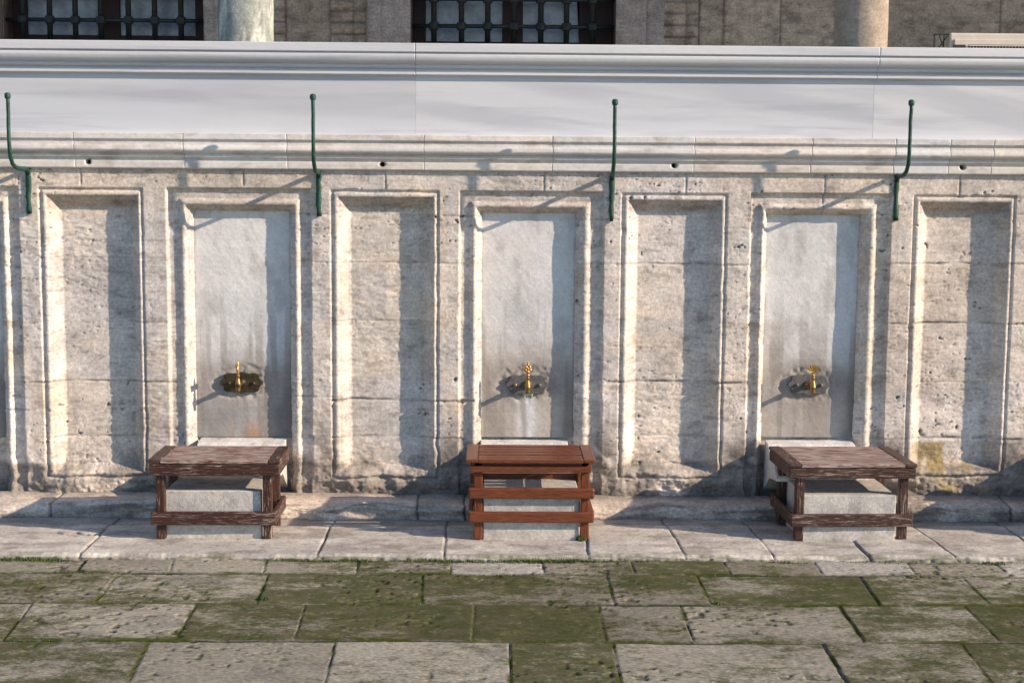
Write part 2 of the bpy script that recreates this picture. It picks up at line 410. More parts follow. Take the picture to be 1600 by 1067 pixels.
# marble tap panels
for i, (x0, x1, z0, z1) in enumerate(slabs):
    n_, m_ = int((x1 - x0 + .02) / .006), int((z1 - z0 + .02) / .006)
    sx, sz = np.meshgrid(np.linspace(x0 - .01, x1 + .01, n_), np.linspace(z0, z1 + .01, m_))
    o = 7.7 * i
    d = .066 + (fbm(sx * 6 + o, sz * 6, 4, 200) - .5) * .004 + (fbm(sx * 40 + sz * 20 + o, sz * 22, 2, 201) - .5) * .0012
    cx = (x0 + x1) / 2; u = (sx - cx) / (x1 - x0); v = (sz - z0) / (z1 - z0)
    c = mix((.56, .555, .555), (.66, .64, .62), fbm(sx * 3 + o, sz * 4, 4, 202))
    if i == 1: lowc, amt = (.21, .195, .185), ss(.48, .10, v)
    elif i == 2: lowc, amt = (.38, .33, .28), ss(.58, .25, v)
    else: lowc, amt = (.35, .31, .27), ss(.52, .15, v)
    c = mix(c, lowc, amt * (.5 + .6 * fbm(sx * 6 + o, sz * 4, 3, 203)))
    # grime round the tap plate
    zt = U(768, 598, .085).z; r = np.hypot((sx - cx) / .15, (sz - zt) / .085)
    ring = ss(2.2, .75, r + (fbm(sx * 18 + o, sz * 18, 3, 205) - .5) * .9)
    c = mix(c, (.30, .27, .245), ring * .95)
    rr2 = ss(1.25, .95, r + (fbm(sx * 25 + o, sz * 25, 3, 206) - .5) * .4)
    d = d + rr2 * (fbm(sx * 50, sz * 50, 2, 207)) * .012
    if i == 1:
        rust = np.exp(-((u - .1) / .2) ** 4) * ss(.10, .0, v) * ss(.35, .6, fbm(sx * 55, sz * 5, 4, 208))
        c = mix(c, (.42, .20, .06), np.clip(rust * .9, 0, .5))
        c = mix(c, (.42, .39, .36), ((np.abs(u - .08) < .13) & (np.abs(v - .165) < .03)) * .6)
    if i == 2:
        lime = np.exp(-((u + .02 + (fbm(sx * 5, sz * 14, 3, 219) - .5) * .05) / .11) ** 6) * ss(.20, .17, v + (fbm(sx * 30, sz * 4, 3, 218) - .5) * .08) * (.25 + .8 * fbm(sx * 34, sz * 4, 4, 209))
        c = mix(c, (.60, .60, .62), np.clip(lime, 0, .9))
        c = mix(c, (.55, .40, .36), np.exp(-((u + .12) / .25) ** 2 - ((v - .78) / .12) ** 2) * .35 * fbm(sx * 9, sz * 9, 3, 210))
        c = mix(c, (.34, .345, .36), np.exp(-((u + .05) / .35) ** 2 - ((v - .6) / .10) ** 2) * .5 * fbm(sx * 7, sz * 7, 3, 211))
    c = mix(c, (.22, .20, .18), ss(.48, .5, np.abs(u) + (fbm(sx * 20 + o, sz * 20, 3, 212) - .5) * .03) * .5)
    c = mix(c, (.30, .27, .25), ss(.56, .76, fbm(sx * 12 + o, sz * 7, 4, 213)) * .35)
    run = ss(.50, .66, fbm(sx * 26 + o, sz * 2.2, 4, 214)) * ss(.75, .3, v); c = mix(c, (.24, .21, .185), run * .55)
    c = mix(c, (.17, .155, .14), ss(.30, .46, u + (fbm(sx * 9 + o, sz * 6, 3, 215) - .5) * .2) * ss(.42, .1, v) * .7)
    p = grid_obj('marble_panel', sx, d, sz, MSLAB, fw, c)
    # reveal closing the panel foot
    MB().box(x0 - .012, x1 + .012, .098, .13, -.03, z0 + .004).build('panel_footing', MSTEP2 if False else None, fw) if False else None

# ---------------------------------------------------------------- mouldings as swept profiles
def sweep(name, prof, pxs, mat, parent, blocks, seed, holes=(), wear=.002, base=0.0, lid=None, colf=None, nsub=4):
    """prof: list of (py, protrusion) read at px 768; blocks: joint px list"""
    zs, ps = [], []
    pts = [(Z_(y), p) for y, p in prof]
    for (za, pa), (zb, pb) in zip(pts[:-1], pts[1:]):
        k = max(1, int(round(abs(za - zb) / .004)))
        for j in range(k): zs.append(za + (zb - za) * j / k); ps.append(pa + (pb - pa) * j / k)
    zs.append(pts[-1][0]); ps.append(pts[-1][1])
    zs, ps = np.array(zs), np.array(ps)
    xs = np.linspace(pxs[0], pxs[1], int((pxs[1] - pxs[0]) / .0075))
    xs = np.unique(np.round(np.concatenate([xs] + [np.array([b - .006, b - .003, b - .0015, b, b + .0015, b + .003, b + .006]) for b in blocks if pxs[0] + .01 < b < pxs[1] - .01]), 5))
    gx, gz = np.meshgrid(xs, zs); P = np.repeat(ps[:, None], len(xs), 1)
    P = P - (fbm(gx * 3, gz * 8, 3, seed) - .4) * wear * 2 - (fbm(gx * 45, gz * 60, 2, seed + 1) - .4) * wear
    jx = np.array(blocks); bi = np.digitize(gx, jx)
    rs = np.random.RandomState(seed); off = rs.uniform(-.0007, .0007, len(jx) + 1); P = P + off[bi]
    dd = np.min(np.abs(gx[..., None] - jx - (fbm(gz[..., None] * 30, jx * 7.1 + gz[..., None] * 0, 2, seed) - .5) * .006), -1)
    g = np.exp(-(dd / .0018) ** 2); P = P - g * .003
    hole = np.zeros_like(gx)
    for hx, hz, hr in holes:
        q = ss(hr * 1.15, hr * .8, np.hypot(gx - hx, gz - hz)); hole = np.maximum(hole, q)
    P = P - hole * .05
    c = colf(gx, gz, bi, g, hole, P)
    rows = [(-P + base, gz, c)]
    Y = -P + base
    if lid is not None:
        gx = np.vstack([gx[:1], gx]); gz = np.vstack([gz[:1], gz]); Y = np.vstack([np.full((1, len(xs)), lid), Y]); c = np.concatenate([c[:1], c])
    return grid_obj(name, gx, Y, gz, mat, parent, c, flip=True)

rs = np.random.RandomState(11)
cj_px = [-120, 120, 290, 450, 663, 863, 1083, 1265, 1395, 1480, 1547, 1700]
tints = [(.50, .46, .42), (.55, .52, .49), (.56, .53, .50), (.57, .55, .53), (.55, .50, .46), (.60, .55, .49), (.52, .51, .50), (.58, .52, .46), (.58, .53, .48), (.56, .56, .56), (.50, .46, .42), (.58, .52, .45), (.55, .5, .45)]
def corncol(gx, gz, bi, g, hole, P):
    c = np.array(tints)[np.clip(bi, 0, 12)] * .7 + np.array((.57, .54, .505)) * .42
    c = mix(c, (.42, .42, .44), ss(.5, .75, fbm(gx * 1.5, gz * 22, 4, 301)) * .5)
    c = mix(c, (.33, .28, .24), ss(.55, .78, fbm(gx * 9, gz * 30, 4, 302)) * .45)
    c = mix(c, (.20, .17, .15), g * .3); return mix(c, (.03, .025, .02), hole)
holes = [(X_(px, 257), U(px, py, -.022).z, .0125) for px, py in ((140, 253), (598, 257), (1053, 259), (1502, 262))]
sweep('cornice', [(212.6, .064), (222, .064), (223.5, .056), (226, .053), (230, .054), (234, .060), (238, .062), (241, .056), (243, .044), (244.5, .030), (245.5, .028),
      (246.5, .036), (249.5, .036), (250.5, .026), (253, .016), (254.5, .014), (255.5, .026), (266, .025), (267.5, .021), (268.5, -.005), (269, -.02)],
      (XL, XR), MCORN, fw, [X_(p, 240) for p in cj_px], 31, holes, .0013, lid=.05, colf=corncol)

pw = empty('marble_parapet', (0, 0, Z_(213)), 'smooth white marble parapet with moulded coping above the stone wall', 'parapet')
def parcol(tl):
    def f(gx, gz, bi, g, hole, P):
        c = np.array(tl)[np.clip(bi, 0, len(tl) - 1)]
        c = mix(c, (.45, .45, .48), ss(.5, .8, fbm(gx * .8, gz * 18, 4, 311)) * .45)
        return mix(c, (.25, .24, .24), g * .6)
    return f
pj = [X_(-330, 160), X_(650, 160), X_(1364, 160), X_(2100, 160)]
OFF = Vector((0, 0, 0))
def relz(o, e):       # child of an empty that is not at the origin
    o.location = -e.location; return o
# parapet cladding: one slab each
edges = [XL, X_(650, 160), X_(1364, 160), XR]
pc_t = [(.535, .55, .585), (.56, .57, .60), (.575, .58, .60)]
for i in range(3):
    x0, x1 = edges[i] + (.0004 if i else 0), edges[i + 1] - .0004
    zz = np.linspace(Z_(213.2), Z_(121), 24); xs = np.linspace(x0, x1, max(40, int((x1 - x0) / .02)))
    gx2, gz2 = np.meshgrid(xs, zz)
    Yp = -.015 + (0, .0004, .0)[i] + (fbm(gx2 * 1.2 + i * 5, gz2 * 3, 3, 320) - .5) * .003
    c = np.broadcast_to(np.array(pc_t[i]), gx2.shape + (3,)).copy()
    c = mix(c, (.40, .41, .45), ss(.45, .75, fbm(gx2 * .8 + i * 9, gz2 * 11 + gx2 * (.3, 1.4, 2.6)[i], 4, 321)) * .65)  # diagonal bands: veining, with soft dappled shade put into the colour
    # returns round the slab edge
    gx2 = np.hstack([gx2[:, :1], gx2, gx2[:, -1:]]); gz2 = np.hstack([gz2[:, :1], gz2, gz2[:, -1:]]); Yp = np.hstack([Yp[:, :1] * 0 + .03, Yp, Yp[:, :1] * 0 + .03]); c = np.concatenate([c[:, :1], c, c[:, -1:]], 1)
    relz(grid_obj('cladding_panel', gx2, Yp, gz2, MMARB, pw, c, smooth=False), pw)
cop = sweep('coping', [(71.6, .095), (85.2, .095), (85.8, .078), (87.2, .076), (88, .088), (89, .090), (93, .090), (97, .085), (100, .078), (102, .060), (104, .046), (105.3, .046), (106, .056),
      (107.5, .056), (109, .040), (110.5, .026), (112, .024), (112.6, .040), (119, .040), (119.8, .024), (121.2, .013), (122.5, .010)],
      (XL, XR), MMARB, pw, [X_(-330, 90), X_(650, 90), X_(1368, 90)], 35, (), .0006, lid=.34, colf=parcol([(.57, .57, .60), (.57, .57, .60), (.60, .60, .62), (.61, .61, .62)]))
relz(cop, pw)
relz(MB().box(XL, XR, .035, .33, Z_(212), Z_(71.6) - .002).build('parapet_core', MROOF, pw), pw)
# body of the stone wall behind its facing
MB().box(XL, XR, .135, .60, -.05, Z_(213) + 0.0).build('wall_core', MROOF, fw)

# ================================================================== STEP
jn = [X_(p, 790) for p in (-200, 98, 655, 728, 1203, 1560, 1760)]
xs = np.linspace(XL, XR, 1300); sj = np.linspace(0, 1, 46)
gx3, gs = np.meshgrid(xs, sj)
prof_s = [0, .30, .42, .50, .58, .70, 1.0]
ES = -G(800, 811, -.01).y; ZS = U(800, 774, -.02).z
edge = ES - .012 + (fbm(gx3 * 2.6, gx3 * 0, 3, 401) - .5) * .08 + .012 * np.sin(gx3 * 4.1 + 1)
print('STEP', ES, ZS)
zt = ZS + (fbm(gx3 * 2.4, gx3 * 0 + 3, 3, 402) - .5) * .025
rnd = ss(.35, .6, fbm(gx3 * 1.5, gx3 * 0 + 9, 2, 403))
Yd = np.interp(gs, prof_s, [-.05, .86, .96, 1.0, 1.02, 1.03, 1.0]) * edge
Zd = np.interp(gs, prof_s, [1.0, .80, .68, .56, .40, .18, -.75]) * zt
Yd += (fbm(gx3 * 9, gs * 6, 4, 405) - .5) * .022 + (fbm(gx3 * 40, gs * 30, 3, 406) - .5) * .009
Zd += (fbm(gx3 * 11, gs * 7, 4, 407) - .5) * .014 * (gs > .05) + (fbm(gx3 * 3.1, gx3 * 0 + 2, 3, 409) - .5) * .06 * ss(.1, .4, gs) * ss(1.0, .6, gs)
dj = np.min(np.abs(gx3[..., None] - np.array(jn) - (fbm(gs[..., None] * 5, np.array(jn) + gs[..., None] * 0, 2, 4) - .5) * .02), -1); gj = np.exp(-(dj / .006) ** 2)
Yd -= gj * .022; Zd -= gj * .008
c = mix((.66, .56, .475), (.52, .44, .375), fbm(gx3 * 5, gs * 5, 4, 410))
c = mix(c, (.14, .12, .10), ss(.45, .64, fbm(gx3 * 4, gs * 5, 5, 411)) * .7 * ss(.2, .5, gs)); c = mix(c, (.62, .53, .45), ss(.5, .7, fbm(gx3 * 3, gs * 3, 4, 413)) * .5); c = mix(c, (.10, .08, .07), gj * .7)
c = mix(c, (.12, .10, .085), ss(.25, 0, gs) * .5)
bi = np.digitize(gx3, jn); c = c * np.random.RandomState(8).uniform(.85, 1.12, 9)[bi][..., None]
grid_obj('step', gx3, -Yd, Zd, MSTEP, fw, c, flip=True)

# ================================================================== PLATFORM
def lines_world(lst, z):
    return [(G(a, ya, z), G(b, yb, z)) for a, ya, b, yb in lst]
PZ = -.024
plj = lines_world([(-60, 814, -150, 868), (177, 814, 125, 865), (520, 815, 497, 865), (699, 815, 694, 866), (917, 842, 919, 866), (1036, 812, 1070, 867), (1164, 815, 1208, 867), (1330, 842, 1354, 864), (1419, 818, 1488, 865), (1554, 810, 1625, 862), (1750, 812, 1850, 862)], 0)
YE = G(800, 868, 0).y
sp_ = .0062
xs = np.linspace(XL, XR, int((XR - XL) / sp_)); ys = np.linspace(-.02, YE, int((-YE) / sp_))
px_, py_ = np.meshgrid(xs, ys)
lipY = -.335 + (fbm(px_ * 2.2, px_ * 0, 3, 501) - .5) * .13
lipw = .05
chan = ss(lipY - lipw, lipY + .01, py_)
Z = -.014 * chan + (fbm(px_ * 2.5, py_ * 4, 4, 502) - .5) * .008 + (fbm(px_ * 28, py_ * 34, 3, 503) - .5) * .0032
dirt = np.zeros_like(px_); bid = np.zeros(px_.shape, int)
for a, b in plj:
    tpar = (py_ - a.y) / (b.y - a.y); xl = a.x + (b.x - a.x) * tpar + (fbm(py_ * 9, py_ * 0 + a.x, 2, 5) - .5) * .012
    g = np.exp(-((px_ - xl) / .0048) ** 2) * (.35 + .9 * fbm(px_ * 0 + a.x * 3, py_ * 7, 2, 6)); bid += px_ > xl
    Z -= np.clip(g, 0, 1) * .012; dirt = np.maximum(dirt, g)
# crack left of the first bench
a, b = G(75, 832, 0), G(147, 836, 0)
cr = np.exp(-((py_ - (a.y + (b.y - a.y) * (px_ - a.x) / (b.x - a.x)) - (fbm(px_ * 14, px_ * 0, 3, 9) - .5) * .09) / .009) ** 2) * ss(a.x, a.x + .1, px_) * ss(b.x + .03, b.x, px_)
Z -= cr * .03; dirt = np.maximum(dirt, cr)
tl = np.random.RandomState(12).uniform(-.006, .006, 14); Z += tl[bid] * .5
ej = (fbm(px_ * 6, px_ * 0, 4, 510) - .5) * .022 + (fbm(px_ * 50, px_ * 0, 2, 511) - .5) * .008
dE = (py_ - (YE + .012 + ej))            # distance from the ragged front edge
Z -= ss(.018, .0, dE) * .012
nr = 7
c = mix((.53, .485, .425), (.42, .385, .345), ss(.35, .65, fbm(px_ * 2, py_ * 3, 4, 520)))
c = c * np.random.RandomState(14).uniform(.86, 1.08, 14)[bid][..., None]
c = mix(c, (.27, .24, .215), ss(.48, .70, fbm(px_ * 7, py_ * 14, 5, 521)) * .7); c = mix(c, (.60, .56, .51), ss(.55, .75, fbm(px_ * 5, py_ * 11, 5, 525)) * .5)
c = mix(c, (.20, .175, .155), ss(.68, .8, fbm(px_ * 40, py_ * 60, 3, 522)) * .6)
c = mix(c, (.22, .20, .18), chan * (.35 + .4 * fbm(px_ * 4, py_ * 6, 3, 526)))  # bench shadow band painted as a darker tone along the channel
c = mix(c, (.05, .045, .035), np.clip(dirt, 0, 1) * .8)
c = mix(c, (.09, .10, .035), ss(.05, .0, dE) * ss(.45, .65, fbm(px_ * 7, py_ * 20, 3, 523)) * .6)
# front riser rows
fr = np.linspace(0, 1, nr + 1)[1:]
fx = np.repeat(px_[-1:], nr, 0); yl = YE + ej[-1] * 1.0
fy = yl[None, :] - .004 * fr[:, None] + (fbm(fx * 30, fr[:, None] * 4 + fx * 0, 3, 530) - .5) * .018
fz = Z[-1][None, :] + (PZ - .03 - Z[-1][None, :]) * fr[:, None]
fc = mix((.33, .30, .26), (.10, .10, .05), np.clip(fr[:, None] * 1.1 + fbm(fx * 9, fx * 0, 3, 531) - .5, 0, 1))
py_[-3:] += (ej[-3:]) * np.array([.3, .6, 1.0])[:, None]
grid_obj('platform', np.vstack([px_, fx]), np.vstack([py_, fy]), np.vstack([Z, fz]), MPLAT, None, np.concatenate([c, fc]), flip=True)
tag(bpy.data.objects['platform'], 'pale worn stone platform running along the foot of the wall', kind='structure')

# ================================================================== PAVING
rows_px = [(870, 896), (896, 943.5), (943.5, 1001.5), (1001.5, 1076)]
rowj = [
 [(-150, -175), (-10, -30), (137, 120), (272, 265), (417, 411), (560, 557), (704, 704), (846, 851), (984, 992), (1126, 1141), (1268, 1285), (1411, 1430), (1546, 1576), (1690, 1730), (1830, 1880)],
 [(-90, -140), (184, 145), (420, 401), (661, 659), (948, 962), (1087, 1111), (1342, 1375), (1500, 1545), (1740, 1800), (1900, 1990)],
 [(-200, -260), (50, 3), (307, 273), (477, 460), (740, 738), (934, 948), (1063, 1084), (1310, 1350), (1502, 1561), (1760, 1840)],
 [(-60, -110), (232, 196), (524, 506), (797, 798), (958, 972), (1283, 1330), (1498, 1556), (1700, 1790)]]
mossv = [[.3, .4, .50, .32, .30, .34, .70, .04, .58, .78, .36, .08, .34, .10, .3, .3],
         [.6, .66, .70, .92, .62, .62, .76, .70, .74, .7, .7],
         [.5, .60, .50, .92, .98, .92, .46, .44, .68, .98, .7],
         [.6, .70, .24, .38, 1.0, .46, .60, .76, .7]]
ybounds = [G(800, r[0], PZ).y for r in rows_px] + [G(800, 1076, PZ).y]
rsx = np.random.RandomState(21)
ycur = ybounds[-1]
for k in range(3):                       # courses nearer than the frame
    dyy = rsx.uniform(.42, .55); ybounds.append(ycur - dyy); ycur -= dyy
XP0, XP1 = XL - .3, XR + .3
sp_ = .0062
ys = np.arange(ybounds[0] + .02, ybounds[-1], -sp_); xs = np.arange(XP0, XP1, sp_)
qx, qy = np.meshgrid(xs, ys)
yb = np.array(ybounds)
wob = (fbm(qx * 3, qy * 0, 3, 600) - .5) * .012
# the course lines run a touch off the wall's line
slope = 0.0
qyw = qy + wob
row = np.clip(np.searchsorted(-yb, -qyw, side='right') - 1, 0, len(yb) - 2)
dirt = np.zeros_like(qx)
for j in yb[1:]: dirt = np.maximum(dirt, np.exp(-((qyw - j) / .0115) ** 2) * (.55 + .8 * fbm(qx * 5, qy * 0 + j, 3, 601)))
dirt_w = np.zeros_like(qx); sid = np.zeros(qx.shape, int); mo = np.zeros_like(qx)
for r in range(len(yb) - 1):
    m_ = row == r
    if r < 4:
        L = [(G(a, rows_px[r][0], PZ), G(b, rows_px[r][1], PZ)) for a, b in rowj[r]]; mv = list(mossv[r])
    else:
        L = []; x = XP0 + rsx.uniform(.1, .5)
        while x < XP1:
            L.append((Vector((x, yb[r], 0)), Vector((x + rsx.uniform(-.03, .03), yb[r + 1], 0)))); x += rsx.uniform(.45, 1.0)
        mv = list(rsx.uniform(.2, .85, len(L) + 1))
    dw = np.zeros(m_.sum()); s_ = np.zeros(m_.sum(), int); X1 = qx[m_]; Y1 = qy[m_]; dv = np.zeros(m_.sum())
    for a, b in L:
        xl = a.x + (b.x - a.x) * (Y1 - a.y) / (b.y - a.y) + (fbm(Y1 * 8, Y1 * 0 + a.x, 2, 7) - .5) * .008
        dw = np.maximum(dw, np.exp(-((X1 - xl) / .011) ** 2)); s_ += X1 > xl; dv = np.maximum(dv, np.exp(-((X1 - xl) / .0032) ** 2) * (.5 + .6 * fbm(Y1 * 6, Y1 * 0 + a.x, 2, 17)))
    dirt_w[m_] = dw; dirt[m_] = np.maximum(dirt[m_], dv); sid[m_] = s_ + 100 * r
    mv += [.5] * 20; mo[m_] = np.array(mv)[s_] * 1.0 + .06
rr = np.random.RandomState(31).uniform(0, 1, (1200, 4)); R4 = rr[sid]
dirt = np.clip(dirt, 0, 1)
Z = PZ + (R4[..., 0] - .5) * .008 + (fbm(qx * 4, qy * 5, 4, 610) - .5) * .010 + (fbm(qx * 26, qy * 40, 3, 611) - .5) * .002 - dirt * .008
hol = ss(.70, .80, vnoise(qx * 32, qy * 48, 612)) * ss(.5, .65, fbm(qx * 2.1, qy * 2.6, 3, 613)); Z -= hol * .006
near2 = np.zeros_like(qx)
for j in yb[1:]: near2 = np.maximum(near2, np.exp(-((qyw - j) / .020) ** 2))
near2 = np.maximum(near2, dirt_w)
c = mix((.345, .315, .255), (.21, .19, .15), R4[..., 1])
c = mix(c, (.43, .40, .36), ss(.32, .14, mo) * .8)
c = mix(c, (.19, .17, .15), ss(.5, .75, fbm(qx * 5, qy * 9, 5, 615)) * .5)
c = mix(c, (.07, .07, .04), hol * .8); c = mix(c, (.012, .014, .006), dirt * .95)
dd2 = np.maximum(near2, 0)
c = mix(c, (.042, .058, .009), ss(.15, .6, dd2) * ss(.46, .6, fbm(qx * 5, qy * 5, 4, 630)) * (.5 + .5 * ss(.2, .5, mo)) * .9)
mossa = mo + (fbm(qx * 2.6, qy * 3.6, 5, 616) - .5) * 1.25 + np.exp(-((qy - yb[0]) / .05) ** 2) * .5
near = np.zeros_like(qx)
for j in yb[1:]: near = np.maximum(near, np.exp(-((qyw - j) / .05) ** 2))
mossa += near * (fbm(qx * 4, qy * 4, 3, 617) - .38) * .6
mossa = np.clip(mossa, 0, 1) * (1 - ss(.35, .8, dirt))
pv = grid_obj('paving', qx, qy, Z, MPAVE, None, c, flip=True)
at = pv.data.attributes.new('moss', 'FLOAT', 'POINT'); at.data.foreach_set('value', mossa.ravel().astype(np.float32))
tag(pv, 'moss covered stone paving of the courtyard in staggered courses', kind='structure')
g_ = MB(); g_.box(-60, 60, -80, 60, -.45, -.13); tag(g_.build('ground', MGRND), kind='structure')

# grass and moss growing in the platform's foot joint
def grass(name, pts, parent=None, h0=.006, h1=.022, wd=.0016):
    b = bmesh.new()
    for x, y, z, s in pts:
        a = random.uniform(0, 6.28); hh = random.uniform(h0, h1) * s; le = random.uniform(.1, .8) * hh
        dx, dy = math.cos(a), math.sin(a); w_ = wd * random.uniform(.7, 1.4)
        p0 = Vector((x - dy * w_, y + dx * w_, z)); p1 = Vector((x + dy * w_, y - dx * w_, z))
        m0 = Vector((x + dx * le * .4 - dy * w_ * .7, y + dy * le * .4 + dx * w_ * .7, z + hh * .6)); m1 = Vector((x + dx * le * .4 + dy * w_ * .7, y + dy * le * .4 - dx * w_ * .7, z + hh * .6))
        tp = Vector((x + dx * le, y + dy * le, z + hh))
        v = [b.verts.new(q) for q in (p0, p1, m1, m0, tp)]; b.faces.new((v[0], v[1], v[2], v[3])); b.faces.new((v[3], v[2], v[4]))
    me = bpy.data.meshes.new(name); b.to_mesh(me); b.free(); return link(name, me, MGRASS, parent)
pts = []
xx = np.random.RandomState(41).uniform(XL, XR, 26000)
dens = fbm(xx * 3.3, xx * 0, 4, 700)
for x, d in zip(xx, dens):
    if random.random() < (d - .42) * 1.9:
        pts.append((x, YE - .006 - abs(random.gauss(0, .016)), PZ - .006, .5 + d * 1.1 * random.uniform(.5, 1.1)))
tag(grass('grass', pts), 'thin line of grass and moss growing where the platform meets the paving', 'grass', kind='stuff')
pts = []
for r in range(1, 4):
    for k in range(2600):
        x = random.uniform(XL, XR); d = float(fbm(np.array([x * 4.]), np.array([r * 3.3]), 3, 701)[0])
        if random.random() < (d - .52) * 4: pts.append((x, yb[r] + random.gauss(0, .006), PZ - .008, .55))
tag(grass('joint_grass', pts), 'tiny grass growing in the joints between the paving courses', 'grass', kind='stuff')
for (px, py, z, n, s, lab) in [(907, 843, 0, 90, 1.5, 'small bright green weed at the right foot of the middle bench'), (1395, 872, PZ, 70, 1.3, 'little green weed on the platform edge below the right bench'),
                       (411, 936, PZ, 60, 1.1, 'dark green weed tuft in the paving joint in front of the left bench'), (1120, 942, PZ, 40, .8, 'low weed tuft in the paving joint right of the middle bench')]:
    q = G(px, py, z); w0 = grass('weed', [(random.gauss(0, .011), random.gauss(0, .008), -.004, random.uniform(.5, 1) * s) for _ in range(n)], None, .012, .03, .0022)
    w0.location = q; tag(w0, lab, 'weed', 'weeds sprouting between the stones')

# ================================================================== SPLASH BLOCKS under the taps
TAPX = [375, 822, 1268]; BX = [X_(-72, 700), X_(377, 700), X_(822, 700), X_(1265, 700), X_(1712, 700)]
where = {1: 'the worn left bench', 2: 'the varnished middle bench', 3: 'the flaking right bench', 4: 'the bench beyond the right edge', 0: 'beyond the left edge'}
def roughbox(name, pts_yz, x0, x1, colr, seed, parent=None, n=60, mat=None):
    """closed polygon in y,z swept along x with slight relief"""
    P = []
    for (a, b) in zip(pts_yz, pts_yz[1:] + pts_yz[:1]):
        k = max(2, int(math.hypot(b[0] - a[0], b[1] - a[1]) / .012))
        for j in range(k): P.append((a[0] + (b[0] - a[0]) * j / k, a[1] + (b[1] - a[1]) * j / k))
    P.append(P[0]); P = np.array(P)
    cy, cz2 = P[:, 0].mean(), P[:, 1].mean()
    xs = np.concatenate([[x0 + .0], [x0], np.linspace(x0, x1, n), [x1], [x1]])
    sc = np.ones(len(xs)); sc[0] = .001; sc[1] = .985; sc[2] = 1; sc[-1] = .001; sc[-2] = .985; xs[2] = x0 + .004; xs[-3] = x1 - .004
    GX, I = np.meshgrid(xs, np.arange(len(P))); 
    Y = cy + (P[I, 0] - cy) * sc[None, :]; Zz = cz2 + (P[I, 1] - cz2) * sc[None, :]
    nn = (fbm(GX * 12 + seed, (Y + Zz) * 12, 4, seed) - .5) * .005
    Y = Y + nn; Zz = Zz + nn * .6
    c = mix(colr[0], colr[1], fbm(GX * 7 + seed, (Y - Zz) * 9, 4, seed + 3)); c = mix(c, (.2, .19, .17), ss(.6, .78, fbm(GX * 15, (Y + Zz) * 18, 4, seed + 5)) * .4)
    return grid_obj(name, GX, Y, Zz, mat or MPLAT, parent, c, smooth=False)
for i in (1, 2, 3, 4):
    cx = BX[i]
    YK = G(830, 843, 0).y + .012; fz = U(830, [0, 769, 770, 771.5, 771.5][i], YK).z; 
    fl, fr = {1: (258, 409), 2: (754.5, 905), 3: (1254, 1400), 4: (1700, 1848)}[i]
    x0, x1 = X_(fl, 800, YK) + .002, X_(fr, 800, YK) - .002
    o = roughbox('drain_block', [(-.10, -.03), (YK, -.03), (YK, fz - .004), (YK + .004, fz), (-.10, fz + .004)], x0, x1, ((.55, .52, .48), (.42, .39, .36)), 800 + i)
    tag(o, ['', 'squared marble block with a stained face standing under the worn left bench', 'squared marble block standing behind the rails of the varnished middle bench', 'squared marble block standing under the flaking right bench', 'squared marble block under the bench past the right edge'][i], 'stone block', 'marble blocks under the benches')
    # sloping splash stone against the panel
    l, r = {1: (311, 446), 2: (751, 887), 3: (1198, 1334), 4: (1640, 1780)}[i]
    x0, x1 = X_(l, 690), X_(r, 690)
    zb = [0, .372, .368, .374, .374][i]
    o = roughbox('splash_stone', [(.060, .10), (-.10, fz - .03), (-.30, fz - .01), (-.30, fz + .008), (-.02, zb - .008), (.060, zb)], x0, x1, ((.66, .64, .61), (.56, .53, .49)), 820 + i)
    tag(o, ['', 'bright sloping marble splash stone behind the worn left bench', 'bright sloping marble splash stone behind the varnished middle bench', 'bright sloping marble splash stone behind the flaking right bench', 'sloping marble splash stone past the right edge'][i], 'splash stone', 'sloping splash stones below the taps')

